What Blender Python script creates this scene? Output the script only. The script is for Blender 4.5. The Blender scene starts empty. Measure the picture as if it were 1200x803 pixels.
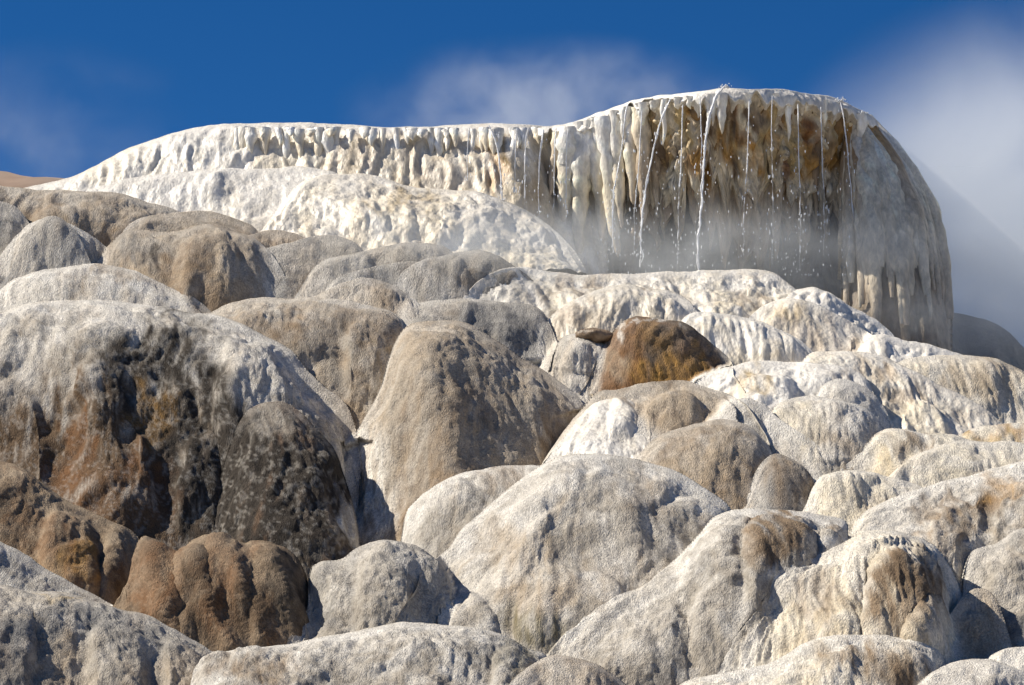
import bpy, math
import numpy as np
R = math.radians
scene = bpy.context.scene
COL = scene.collection

# ------------------------------------------------------------------ camera
FPX, PITCH, CAMZ = 3898.0, R(10.0), 1.7
cd = bpy.data.cameras.new('camera'); cam = bpy.data.objects.new('camera', cd); COL.objects.link(cam)
cd.sensor_width = 36.0; cd.lens = 36.0 * FPX / 1200.0; cd.clip_start = 0.1; cd.clip_end = 3000.0
cam.location = (0, 0, CAMZ); cam.rotation_euler = (R(90) + PITCH, 0, 0)
scene.camera = cam

# ------------------------------------------------------------------ sky, sun, exposure
SUN = np.array((-0.73, 0.03, 0.68)); SUN /= np.linalg.norm(SUN)
world = bpy.data.worlds.new('World'); scene.world = world; world.use_nodes = True
wn, wl = world.node_tree.nodes, world.node_tree.links
wn.clear()
sky = wn.new('ShaderNodeTexSky'); sky.sky_type = 'NISHITA'; sky.sun_disc = False
sky.sun_elevation = math.asin(SUN[2]); sky.sun_rotation = math.atan2(SUN[0], SUN[1])
sky.altitude = 2200; sky.air_density = 0.75; sky.dust_density = 0.05; sky.ozone_density = 4.0
hs = wn.new('ShaderNodeHueSaturation'); hs.inputs['Saturation'].default_value = 1.3; hs.inputs['Hue'].default_value = 0.505
bg = wn.new('ShaderNodeBackground'); bg.inputs['Strength'].default_value = 0.065
wo = wn.new('ShaderNodeOutputWorld')
wl.new(sky.outputs[0], hs.inputs['Color']); wl.new(hs.outputs[0], bg.inputs['Color']); wl.new(bg.outputs[0], wo.inputs['Surface'])
ld = bpy.data.lights.new('sun', 'SUN'); ld.energy = 5.0; ld.angle = R(0.53); ld.color = (1.0, 0.92, 0.79)
lo = bpy.data.objects.new('sun', ld); COL.objects.link(lo); lo.location = (-20, 10, 40)
from mathutils import Vector
lo.rotation_euler = Vector(SUN.tolist()).to_track_quat('Z', 'Y').to_euler()
vs = scene.view_settings; vs.view_transform = 'Standard'; vs.look = 'None'; vs.gamma = 1.0
vs.use_curve_mapping = False; vs.exposure = 0.45
scene.cycles.volume_step_rate = 1.0; scene.cycles.volume_bounces = 3

# ------------------------------------------------------------------ maths helpers
RNG = np.random.default_rng(7)
_perm = np.random.default_rng(3).permutation(256); _perm = np.concatenate([_perm, _perm, _perm])
_g = np.random.default_rng(5).normal(size=(256, 3)); _g /= np.linalg.norm(_g, axis=1)[:, None]
def perlin(p, seed=0):
    p = np.asarray(p, float) + seed * 17.31
    i = np.floor(p).astype(np.int64); f = p - i; i &= 255
    u = f * f * f * (f * (f * 6 - 15) + 10)
    out = 0.0
    for a in (0, 1):
        wa = u[..., 0] if a else 1 - u[..., 0]
        for b in (0, 1):
            wb = u[..., 1] if b else 1 - u[..., 1]
            for c in (0, 1):
                wc = u[..., 2] if c else 1 - u[..., 2]
                h = _perm[_perm[_perm[(i[..., 0] + a) & 255] + ((i[..., 1] + b) & 255)] + ((i[..., 2] + c) & 255)]
                g = _g[h]
                out = out + wa * wb * wc * (g[..., 0] * (f[..., 0] - a) + g[..., 1] * (f[..., 1] - b) + g[..., 2] * (f[..., 2] - c))
    return out * 1.6
def fbm(p, seed=0, n=3):
    s, a = 0.0, 1.0
    for k in range(n):
        s = s + a * perlin(p * (2.03 ** k), seed + k); a *= 0.5
    return s
def sstep(a, b, x):
    t = np.clip((x - a) / (b - a), 0, 1); return t * t * (3 - 2 * t)
SP, CP = math.sin(PITCH), math.cos(PITCH)
def P(px, py, Y):
    px, py, Y = np.broadcast_arrays(np.asarray(px, float), np.asarray(py, float), np.asarray(Y, float))
    dx = (px - 600) / FPX; dz = (401.5 - py) / FPX
    t = Y / (CP - dz * SP)
    return np.stack([dx * t, Y, CAMZ + (SP + dz * CP) * t], -1)
def Yb(py):                       # depth of the hillside where it meets a sight line (8 m rise over 7 m run)
    return np.where(py > 320, 29.0 - (py - 320) * 0.0145, 29.0 + (320 - py) * 0.008)
def curve(pts, step=2.0):
    """smooth dense curve through points (Catmull-Rom), resampled by length"""
    p = np.array(pts, float)
    q = np.vstack([2 * p[0] - p[1], p, 2 * p[-1] - p[-2]])
    out = []
    t = np.linspace(0, 1, 24, endpoint=False)[:, None]
    for k in range(1, len(q) - 2):
        a, b, c, d = q[k - 1], q[k], q[k + 1], q[k + 2]
        out.append(0.5 * (2 * b + (c - a) * t + (2 * a - 5 * b + 4 * c - d) * t ** 2 + (3 * b - a - 3 * c + d) * t ** 3))
    out = np.vstack(out + [p[-1:]])
    s = np.concatenate([[0], np.cumsum(np.linalg.norm(np.diff(out, axis=0), axis=1))])
    n = max(int(s[-1] / step), 8)
    r = np.linspace(0, s[-1], n)
    return np.stack([np.interp(r, s, out[:, k]) for k in range(out.shape[1])], -1)

# ------------------------------------------------------------------ objects
def tag(o, label=None, cat=None, group=None, kind=None):
    if label: o['label'] = label
    if cat: o['category'] = cat
    if group: o['group'] = group
    if kind: o['kind'] = kind
    return o
def mesh_obj(name, verts, faces, mat, parent=None, col=None, normals=None, smooth=True):
    me = bpy.data.meshes.new(name)
    verts = np.asarray(verts, np.float32); faces = np.asarray(faces, np.int32)
    nv, nf, k = len(verts), len(faces), faces.shape[1]
    me.vertices.add(nv); me.vertices.foreach_set('co', verts.ravel())
    me.loops.add(nf * k); me.loops.foreach_set('vertex_index', faces.ravel())
    me.polygons.add(nf); me.polygons.foreach_set('loop_start', np.arange(0, nf * k, k, dtype=np.int32))
    me.update(calc_edges=True); me.validate()
    if smooth: me.polygons.foreach_set('use_smooth', np.ones(len(me.polygons), bool))
    if col is not None:
        at = me.attributes.new('tint', 'FLOAT_COLOR', 'POINT')
        c4 = np.ones((nv, 4), np.float32); c4[:, :col.shape[1]] = col
        at.data.foreach_set('color', c4.ravel())
    me.materials.append(mat)
    if normals is not None: me.normals_split_custom_set_from_vertices(np.asarray(normals).tolist())
    o = bpy.data.objects.new(name, me); COL.objects.link(o)
    if parent is not None: o.parent = parent
    return o
def grid_faces(nr, nc):
    a = np.arange(nr * nc).reshape(nr, nc)
    return np.stack([a[:-1, :-1], a[1:, :-1], a[1:, 1:], a[:-1, 1:]], -1).reshape(-1, 4)
def grid_normals(p):
    n = np.cross(np.gradient(p, axis=0), np.gradient(p, axis=1))
    n /= np.linalg.norm(n, axis=-1, keepdims=True) + 1e-12
    return n

# ------------------------------------------------------------------ materials
def node_mat(name): 
    m = bpy.data.materials.new(name); m.use_nodes = True
    return m, m.node_tree.nodes, m.node_tree.links, m.node_tree.nodes['Principled BSDF']
def N(nodes, kind, **kw):
    n = nodes.new(kind)
    for k, v in kw.items():
        if k.startswith('i_'): n.inputs[k[2:].replace('_', ' ')].default_value = v
        else: setattr(n, k, v)
    return n
def travertine(name, stretch, grain, rough, bump, spec=0.25, lo_=0.58, hi_=1.26):
    """crusted travertine: tint from the map of deposits and painted light, speckle and grain from noise in world space"""
    m, nd, lk, bs = node_mat(name)
    at = N(nd, 'ShaderNodeAttribute', attribute_name='tint')
    geo = N(nd, 'ShaderNodeNewGeometry')
    mp = N(nd, 'ShaderNodeMapping'); mp.inputs['Scale'].default_value = (1, 1, stretch)
    lk.new(geo.outputs['Position'], mp.inputs['Vector'])
    n1 = N(nd, 'ShaderNodeTexNoise', i_Scale=grain, i_Detail=5.0, i_Roughness=0.65)
    n2 = N(nd, 'ShaderNodeTexNoise', i_Scale=grain * 0.22, i_Detail=3.0, i_Roughness=0.6)
    n3 = N(nd, 'ShaderNodeTexVoronoi', i_Scale=grain * 1.2)
    for n in (n1, n2, n3): lk.new(mp.outputs[0], n.inputs['Vector'])
    r1 = N(nd, 'ShaderNodeMapRange'); r1.inputs[1].default_value = 0.3; r1.inputs[2].default_value = 0.7
    r1.inputs[3].default_value = lo_; r1.inputs[4].default_value = hi_
    lk.new(n1.outputs['Fac'], r1.inputs[0])
    r2 = N(nd, 'ShaderNodeMapRange'); r2.inputs[1].default_value = 0.3; r2.inputs[2].default_value = 0.7
    r2.inputs[3].default_value = 0.84; r2.inputs[4].default_value = 1.12
    lk.new(n2.outputs['Fac'], r2.inputs[0])
    mu = N(nd, 'ShaderNodeMath', operation='MULTIPLY'); lk.new(r1.outputs[0], mu.inputs[0]); lk.new(r2.outputs[0], mu.inputs[1])
    vm = N(nd, 'ShaderNodeVectorMath', operation='SCALE'); lk.new(at.outputs['Color'], vm.inputs[0]); lk.new(mu.outputs[0], vm.inputs['Scale'])
    lk.new(vm.outputs[0], bs.inputs['Base Color'])
    ad = N(nd, 'ShaderNodeMath', operation='MULTIPLY_ADD'); ad.inputs[1].default_value = -0.35
    lk.new(n3.outputs['Distance'], ad.inputs[0]); lk.new(n1.outputs['Fac'], ad.inputs[2])
    bp = N(nd, 'ShaderNodeBump', i_Strength=bump, i_Distance=0.02)
    lk.new(ad.outputs[0], bp.inputs['Height']); lk.new(bp.outputs[0], bs.inputs['Normal'])
    bs.inputs['Roughness'].default_value = rough; bs.inputs['Specular IOR Level'].default_value = spec
    return m
MAT_GRAIN = travertine('travertine_grainy', 0.5, 75.0, 0.9, 0.9)
MAT_WET = travertine('travertine_wet', 0.45, 36.0, 0.42, 0.5, 0.45, 0.78, 1.14)
MAT_DRAPE = travertine('travertine_drapery', 0.22, 34.0, 0.5, 0.6, 0.4, 0.65, 1.2)
def water_material():
    m, nd, lk, bs = node_mat('falling_water')
    bs.inputs['Base Color'].default_value = (0.95, 0.97, 1.0, 1); bs.inputs['Roughness'].default_value = 0.12
    bs.inputs['IOR'].default_value = 1.33; bs.inputs['Transmission Weight'].default_value = 0.2
    n = N(nd, 'ShaderNodeTexNoise', i_Scale=60.0, i_Detail=3.0)
    bp = N(nd, 'ShaderNodeBump', i_Strength=0.5, i_Distance=0.02); lk.new(n.outputs['Fac'], bp.inputs['Height']); lk.new(bp.outputs[0], bs.inputs['Normal'])
    return m
MAT_WATER = water_material()
def earth_material(name, c1, c2, sc):
    m, nd, lk, bs = node_mat(name)
    geo = N(nd, 'ShaderNodeNewGeometry')
    n = N(nd, 'ShaderNodeTexNoise', i_Scale=sc, i_Detail=8.0); lk.new(geo.outputs['Position'], n.inputs['Vector'])
    cr = N(nd, 'ShaderNodeValToRGB'); cr.color_ramp.elements[0].color = (*c1, 1); cr.color_ramp.elements[1].color = (*c2, 1)
    cr.color_ramp.elements[0].position = 0.35; cr.color_ramp.elements[1].position = 0.65
    lk.new(n.outputs['Fac'], cr.inputs[0]); lk.new(cr.outputs[0], bs.inputs['Base Color'])
    bp = N(nd, 'ShaderNodeBump', i_Strength=0.5, i_Distance=0.05); lk.new(n.outputs['Fac'], bp.inputs['Height']); lk.new(bp.outputs[0], bs.inputs['Normal'])
    bs.inputs['Roughness'].default_value = 0.95
    return m

# ------------------------------------------------------------------ deposit colours
C = {k: np.array(v) for k, v in dict(
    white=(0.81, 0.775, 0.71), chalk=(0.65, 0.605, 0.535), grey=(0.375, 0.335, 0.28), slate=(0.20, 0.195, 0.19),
    cream=(0.77, 0.685, 0.53), sand=(0.44, 0.35, 0.25), tan=(0.30, 0.22, 0.145), umber=(0.13, 0.085, 0.05),
    rust=(0.21, 0.095, 0.035), ochre=(0.43, 0.235, 0.06), dark=(0.045, 0.036, 0.028), gold=(0.50, 0.37, 0.18), russet=(0.20, 0.10, 0.04), honey=(0.64, 0.55, 0.41), moss=(0.16, 0.13, 0.06)).items()}
# palette: crust and painted sunlit edge on top, body light, body dark, streak
PAL = dict(
    tan=('chalk', 'sand', 'tan', 'grey'), pale=('white', 'chalk', 'grey', 'sand'), grey=('chalk', 'grey', 'slate', 'tan'),
    cream=('white', 'cream', 'honey', 'white'), white=('white', 'white', 'chalk', 'cream'), dark=('chalk', 'umber', 'dark', 'rust'),
    brown=('sand', 'tan', 'umber', 'rust'), rust=('chalk', 'russet', 'umber', 'ochre'), ash=('white', 'grey', 'grey', 'slate'),
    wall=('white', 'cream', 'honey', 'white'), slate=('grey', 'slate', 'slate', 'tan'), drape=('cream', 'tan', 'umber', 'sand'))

RS = 3.0                             # depth and tint of what stands where, on a 3-pixel raster from (-120,-30)
DEP = np.full((310, 480), 60.0); TIN = np.full((310, 480, 3), 0.5); DEPT = np.full((310, 480), 60.0)
def lookup(A, px, py):
    x = np.clip((px + 120) / RS - 0.5, 0, A.shape[1] - 1.001); y = np.clip((py + 30) / RS - 0.5, 0, A.shape[0] - 1.001)
    i, j = y.astype(int), x.astype(int); fy, fx = y - i, x - j
    if A.ndim == 3: fy, fx = fy[..., None], fx[..., None]
    return (A[i, j] * (1 - fx) + A[i, j + 1] * fx) * (1 - fy) + (A[i + 1, j] * (1 - fx) + A[i + 1, j + 1] * fx) * fy
def burn(D_, T_, px, py, y, col):
    i = np.clip(((py + 30) / RS).astype(int), 0, D_.shape[0] - 1).ravel(); j = np.clip(((px + 120) / RS).astype(int), 0, D_.shape[1] - 1).ravel()
    np.minimum.at(D_, (i, j), y.ravel())
    if T_ is not None:
        w = y.ravel() <= D_[i, j] + 0.01
        T_[i[w], j[w]] = col.reshape(-1, 3)[w]
COUNT = [0]; DEBUG = False
def outline(crest, bot, seed, wob):
    c = curve(crest, 2.0)
    s = np.arange(len(c)) * 2.0
    z = np.zeros_like(s)
    c[:, 1] += wob * (perlin(np.stack([s / 34, z + seed, z], -1)) * 1.6 + perlin(np.stack([s / 11, z + seed, z], -1)) * 0.8)
    c[:, 0] = np.maximum.accumulate(c[:, 0] + np.arange(len(c)) * 1e-3)
    return c
def soft_dist(px, py, c, botl, botr):
    """smooth distance to the outline c closed downwards at its two ends"""
    l = np.stack([np.full(12, c[0, 0]), np.linspace(botl, c[0, 1], 12)], -1) if botl - c[0, 1] > 4 else np.zeros((0, 2))
    r = np.stack([np.full(12, c[-1, 0]), np.linspace(c[-1, 1], botr, 12)], -1) if botr - c[-1, 1] > 4 else np.zeros((0, 2))
    q = np.vstack([l, c[::2], r])
    seg = np.linalg.norm(np.diff(q, axis=0), axis=1); ds = np.zeros(len(q)); ds[:-1] += seg / 2; ds[1:] += seg / 2
    out = np.zeros(px.size); X, Yv = px.ravel(), py.ravel()
    for k in range(0, px.size, 20000):
        r2 = (X[k:k + 20000, None] - q[None, :, 0]) ** 2 + (Yv[k:k + 20000, None] - q[None, :, 1]) ** 2 + 1.2
        out[k:k + 20000] = np.sqrt(2.0 / np.maximum((ds[None] * r2 ** -1.5).sum(1), 1e-9))
    return out.reshape(px.shape)

def mound(label, crest, bot, D, w, pal, lobes=(), m=0.32, Y=None, dy=0.0, lump=0.04, caul=0.0065, flute=0.006, lit_crust=0.6,
          cfreq=7.0, ffreq=16.0, mat=None, name='travertine_mound', cat='rock mound', group='travertine mounds', parent=None,
          wob=1.0, tilt=0.0, back=0.5, stack=True, botline=None, tuck=0.0, streak=0.5, pct=68, step=2.0, smear=1.0, stains=(), flare=(0.65, 0.65), rnd=1.0, vst=1.0, ridge=0.016, Yf=None, clear=0.025, fillet=0.42, raster=None, speck=0.0, spine=(), fill=0.75, ledge=0.011, soft=0.42):
    COUNT[0] += 1; sd = COUNT[0] * 3.7
    if parent is None and max(flare) > 0:             # mounds spread into a skirt at both feet
        (xa, ya), (xb, yb) = crest[0], crest[-1]
        k = [(xa - flare[0] * (bot - ya) * a ** 0.8, ya + (bot - ya) * a) for a in (1.0, 0.5)]
        k2 = [(xb + flare[1] * (bot - yb) * a ** 0.8, yb + (bot - yb) * a) for a in (0.5, 1.0)]
        crest = k + list(crest) + k2
    if parent is None: D *= 1.75 * rnd; w *= 1.7
    c = outline(crest, bot, sd, wob)
    ncol = len(c)
    bl = np.full(ncol, float(bot)) if botline is None else np.interp(c[:, 0], [b[0] for b in botline], [b[1] for b in botline])
    bl = np.maximum(bl, c[:, 1] + 2.0)
    nrow = int(max((bl - c[:, 1]).max() / step, 10))
    tt = np.linspace(0, 1, nrow) ** 1.15
    px = np.repeat(c[None, :, 0], nrow, 0)
    py = c[None, :, 1] + (bl - c[:, 1])[None, :] * tt[:, None]
    d = soft_dist(px, py, c, bl[0], bl[-1])
    top = c[:, 1].min()
    if parent is None: w = max(w, 0.85 * float(np.percentile(d[py < top + 0.7 * (bot - top)], 98)))
    ex = 0.5 if parent is not None else 0.5 + soft * sstep(0.12, 0.6, (py - top) / max(bot - top, 1.0))   # round at the crest, a spreading skirt lower down
    f = (1 - np.exp(-2 * d / w)) ** ex
    Y0 = float(Yb(top)) if Y is None else Y
    if Yf is not None: Y0 = Yf(px)
    s = 0.0145 if top > 320 else 0.011
    dep = Y0 + dy + tilt * (px - px.mean()) / 130.0 - m * s * (py - top) - D * f
    lobe_id = np.zeros(px.shape, int)
    for li, L in enumerate(lobes):
        lc = outline(L[0], L[1], sd + li, wob * 0.8)
        cy = np.interp(px, lc[:, 0], lc[:, 1])
        ins = (px > lc[0, 0]) & (px < lc[-1, 0]) & (py > cy) & (py < L[1])
        if not ins.any(): continue
        dl = np.zeros(px.shape); dl[ins] = soft_dist(px[ins], py[ins], lc, L[1], L[1])
        h0 = lc[:, 1].min()
        fade = 1 - sstep(h0 + 0.45 * (L[1] - h0), L[1], py)
        wd = lc[-1, 0] - lc[0, 0]
        side = sstep(lc[0, 0], lc[0, 0] + 0.22 * wd, px) * (1 - sstep(lc[-1, 0] - 0.22 * wd, lc[-1, 0], px))
        fl = np.sqrt(1 - np.exp(-2 * dl / L[3])) * sstep(0, 9, dl) * fade * side
        dep -= np.where(ins, 1.45 * L[2] * fl, 0)
        lobe_id[ins & (fade > 0.08)] = li + 1
    for pl, amp, wd in spine:                # rounded spines that run down the mound
        sc_ = curve(pl, 6.0); q2 = np.min((px[..., None] - sc_[:, 0]) ** 2 + (py[..., None] - sc_[:, 1]) ** 2, -1)
        dep -= amp * np.exp(-(np.sqrt(q2 + (0.3 * wd) ** 2) - 0.3 * wd) / wd) * sstep(0, 25, d)
    if stack:                                # stand just clear of whatever is behind the top of this crest
        hi = (c[:, 0] > -60) & (c[:, 0] < 1240) & (c[:, 1] < top + 0.45 * max(min(c[:, 1].max(), bot) - top, 12))
        if hi.any():
            sh = np.percentile((dep[3] - lookup(DEP, c[:, 0], c[:, 1] + 2))[hi], pct) + clear
            if sh > 0: dep -= sh
    pos = P(px, py, dep)
    n = grid_normals(pos)
    if (n[nrow // 2, :, 1]).mean() > 0: n = -n
    # relief: broad lumps, rounded lobes parted by creases, small knobs, flow flutes
    q = pos * np.array((1, 1, 0.62))
    warp = np.stack([perlin(q * 1.7, 11 + sd), perlin(q * 1.7, 12 + sd), perlin(q * 1.7, 13 + sd)], -1) * 0.22
    edge = sstep(0, 10, d)
    arc = np.concatenate([np.zeros((1, ncol)), np.cumsum(np.linalg.norm(np.diff(pos, axis=0), axis=-1), 0)], 0)
    fw = np.stack([pos[..., 0] + 0.5 * warp[..., 0], arc + 0.6 * warp[..., 1], 0.3 * warp[..., 2]], -1)      # across and along the flow
    h = (0.05 + lump) * perlin(q * 0.9 + warp, 21 + sd) if parent is None else lump * perlin(q * 1.3 + warp, 21 + sd)
    b1 = np.abs(perlin((q + warp) * np.array((2.6, 2.6, 2.0)), 23 + sd))
    h += lump * (np.sqrt(b1 * b1 + 0.012) * 1.6 - 0.5)
    vs_ = np.array((1, 1, vst))
    b2 = np.abs(perlin((q * vs_ + warp * 0.5) * cfreq, 25 + sd)); h += caul * (np.sqrt(b2 * b2 + 0.006) * 1.7 - 0.5) * 1.6
    b3 = np.abs(perlin((q * vs_ + warp * 0.25) * cfreq * 2.6, 27 + sd)); h += caul * 0.75 * (np.sqrt(b3 * b3 + 0.004) * 1.7 - 0.5)
    fq = fw * np.array((1.0, 0.16, 1.0)) * ffreq
    fl_n = perlin(fq, 29 + sd); h += flute * (1 - 2 * np.abs(fl_n)) + flute * 0.5 * perlin(fq * 2.1, 31 + sd)
    h += ridge * (np.sqrt(perlin(fw * np.array((5.0, 1.2, 2.0)), 35 + sd) ** 2 + 0.008) * 1.7 - 0.5)
    if parent is None:                       # thin crust ledges that step down from the crest
        sw = arc * 3.4 + 0.9 * perlin(fw * np.array((2.2, 1.0, 1.0)), 37 + sd)
        sw = sw - np.floor(sw); mk = sstep(0.0, 0.35, perlin(fw * np.array((1.8, 1.6, 1.0)), 39 + sd)) * np.exp(-arc / 0.9)
        h += ledge * mk * (sw ** 2) * (1 - sstep(0.88, 1.0, sw)) * 2.0
    h += 0.0035 * perlin(pos * np.array((40, 40, 24)), 33)
    h *= edge
    pos = pos + n * h[..., None]
    # colour of the deposits, with some light and shade painted in
    cr_, li_, dk_, st_ = [C[k] for k in PAL[pal]]
    k1 = sstep(-0.35, 0.4, fbm(q * 1.9 + warp, 41 + sd, 3))
    colr = li_ + (dk_ - li_) * k1[..., None]
    ks = sstep(0.02, 0.5, perlin(fw * np.array((5.5, 0.9, 2)), 43 + sd) + 0.35 * perlin(fw * np.array((17, 2.5, 2)), 44 + sd)) * streak
    colr = colr + (st_ - colr) * ks[..., None]
    kc = np.exp(-d / 26.0) * 0.9 + sstep(0.05, 0.45, perlin(q * 4.5 + warp, 45 + sd)) * 0.45  # crest whitening paints sunlit edges into the tint; noise adds crusty patches
    kc = np.clip(kc + 0.35 * perlin(pos * 13.0, 46 + sd), 0, 1) * min(lit_crust * 1.2, 0.95)
    colr = colr + (cr_ - colr) * kc[..., None]
    jx = px + 16 * smear * fbm(q * 3.1, 51, 3); jy = py + 22 * smear * fbm(fw * np.array((6.0, 1.2, 1.0)), 57, 3)
    sp = 0.75 + 0.7 * fbm(fw * np.array((14, 3.0, 1.0)), 61, 3)
    for (sx, sy, rx, ry, cn, a) in stains:      # algae and mineral stains, and some painted-in shade: place, size, colour, strength
        r = np.sqrt(((jx - sx) / rx) ** 2 + ((jy - sy) / ry) ** 2)
        kk = np.clip((1 - sstep(0.55, 1.15, r)) * a * np.clip(sp, 0.2, 1.3), 0, 1)
        colr = colr + (C[cn] - colr) * kk[..., None]
    if speck: colr = colr + (cr_ - colr) * (speck * sstep(0.08, 0.5, perlin(np.stack([px / 4.2, py / 4.2, px * 0 + sd], -1), 66) + 0.6 * perlin(np.stack([px / 17, py / 17, px * 0 + sd], -1), 67)))[..., None]
    keep = np.ones(px.shape, bool)
    if stack:                                # deposits fill the joint: the skin runs smoothly onto what lies behind it
        y = pos[..., 1]; bh = lookup(DEP, px, py)
        for _ in range(2):
            bh[1:-1] = (bh[:-2] + 2 * bh[1:-1] + bh[2:]) / 4; bh[:, 1:-1] = (bh[:, :-2] + 2 * bh[:, 1:-1] + bh[:, 2:]) / 4
        hh = np.clip(0.5 + 0.5 * (bh - y) / fillet, 0, 1)
        yn = bh * (1 - hh) + y * hh - fillet * hh * (1 - hh)
        yn = np.minimum(yn, y)
        cp = np.array((0, 0, CAMZ)); pos = cp + (pos - cp) * (yn / y)[..., None]
        mw = sstep(0.35, 0.95, 1 - hh)[..., None] * (bh < 50)[..., None]
        colr = colr + (lookup(TIN, px, py) - colr) * mw
        fz = fill * sstep(0.22, 0.7, 1 - hh) * (bh < 50) * np.clip(0.55 + 0.9 * perlin(fw * np.array((7, 2.0, 1)), 71), 0, 1)
        fz = fz * np.clip(colr.mean(-1) * 4.0, 0, 1)                 # runoff whitens pale joints, not the algae
        colr = colr + (C['white'] - colr) * fz[..., None]
        keep = hh > 0.0
        burn(DEP, TIN, px, py, yn, colr)
        if DEBUG: print('MOUND %2d %-50s near %.2f far %.2f kept %.2f' % (COUNT[0], label[:50], yn.min(), yn.max(), keep.mean()))
    if raster is not None: burn(raster, TIN if raster is DEP else None, px, py, pos[..., 1], colr)
    # bench behind the crest, and a tucked-in lower edge where asked for
    nb = 7
    bk = []
    for k in range(nb, 0, -1):
        a = k / nb
        b = pos[0].copy(); b[:, 1] += back * a; b[:, 2] -= back * (0.10 * a + 0.35 * a * a)
        b[:, 2] += 0.02 * perlin(b * 5, 3) * a
        bk.append(b)
    rows = [np.array(bk), pos]; crow = [np.repeat(colr[:1], nb, 0), colr]
    lob = [np.zeros((nb, ncol), int), np.where(keep, lobe_id, -9)]
    if tuck:
        tk = np.array([pos[-1] + np.array((0, tuck * math.sin(a), tuck * 0.25 * (math.cos(a) - 1))) for a in (0.15, 0.35, 0.7, 1.1, 1.5)])
        rows.append(tk); crow.append(np.repeat(colr[-1:], 5, 0)); lob.append(np.zeros((5, ncol), int))
    full = np.concatenate(rows, 0); fc = np.concatenate(crow, 0); lid = np.concatenate(lob, 0)
    nr = full.shape[0]
    faces = grid_faces(nr, ncol)
    fn = grid_normals(full)
    if fn[nr // 2, :, 1].mean() > 0: fn = -fn
    V, CC, FN = full.reshape(-1, 3), fc.reshape(-1, 3), fn.reshape(-1, 3)
    # orient faces to the outward side
    fnrm = np.cross(V[faces[:, 1]] - V[faces[:, 0]], V[faces[:, 3]] - V[faces[:, 0]])
    if (fnrm * FN[faces[:, 0]]).sum() < 0: faces = faces[:, ::-1]
    fid = lid.ravel()[faces]; gone = (fid == -9).all(1); fid = np.maximum(fid.min(1), 0); fid[gone] = -9
    root = None
    for k in range(len(lobes) + 1):
        fs = faces[fid == k]
        if len(fs) < 6: continue
        u, inv = np.unique(fs, return_inverse=True)
        o = mesh_obj(name if k == 0 else 'lobe', V[u], inv.reshape(-1, 4), mat or MAT_GRAIN, None, CC[u], FN[u] if len(lobes) else None)
        if k == 0:
            root = o
            if parent is None: tag(o, label, cat, group)
            else: o.parent = parent
        else: o.parent = root if parent is None else parent
        if k and len(lobes[k - 1]) > 4: o['label'] = lobes[k - 1][4]
    return root

# ------------------------------------------------------------------ the setting: ground and far hill
def ground():
    xs = np.concatenate([np.linspace(-400, -14, 14), np.linspace(-13, 13, 90), np.linspace(14, 400, 14)])
    ys = np.concatenate([np.linspace(-60, 10, 8), np.linspace(11, 32, 90), np.linspace(34, 700, 16)])
    X, Yv = np.meshgrid(xs, ys)
    prof_y = [-60, 0, 8, 16, 21, 25.5, 29.2, 31.5, 40, 700]; prof_z = [0, 0, 0.0, 0.3, 1.0, 3.4, 5.7, 7.0, 7.3, 7.3]
    Z = np.interp(Yv, prof_y, prof_z)
    q = np.stack([X * 0.5, Yv * 0.5, np.zeros_like(X)], -1)
    Z = Z + 0.25 * fbm(q, 5, 4) * sstep(5, 18, Yv) * (1 - sstep(200, 600, Yv))
    p = np.stack([X, Yv, Z], -1)
    f = grid_faces(*X.shape)
    k = sstep(-0.3, 0.4, fbm(q * 2, 8, 3))[..., None]
    col = C['chalk'] + (C['sand'] - C['chalk']) * k
    tag(mesh_obj('ground', p.reshape(-1, 3), f[:, ::-1], MAT_GRAIN, None, col.reshape(-1, 3)), kind='structure')
ground()
def far_hill():
    # a brown slope some 160 m away beyond the spring, its top just over the near benches
    xs = np.linspace(-70, 5, 120); ys = np.linspace(120, 220, 40)
    X, Yv = np.meshgrid(xs, ys)
    top = P(40, 199, 160.0)[2]
    Z = 6 + (top - 6) * sstep(118, 160, Yv) - 4 * sstep(165, 220, Yv)
    Z = Z * (1 - 0.25 * sstep(-26, 0, X)) + 0.5 * fbm(np.stack([X / 6, Yv / 6, X * 0], -1), 2, 4)
    tag(mesh_obj('hill', np.stack([X, Yv, Z], -1).reshape(-1, 3), grid_faces(*X.shape)[:, ::-1],
                 earth_material('hill_earth', (0.24, 0.16, 0.11), (0.34, 0.24, 0.17), 0.35)), kind='structure')
far_hill()

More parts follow.
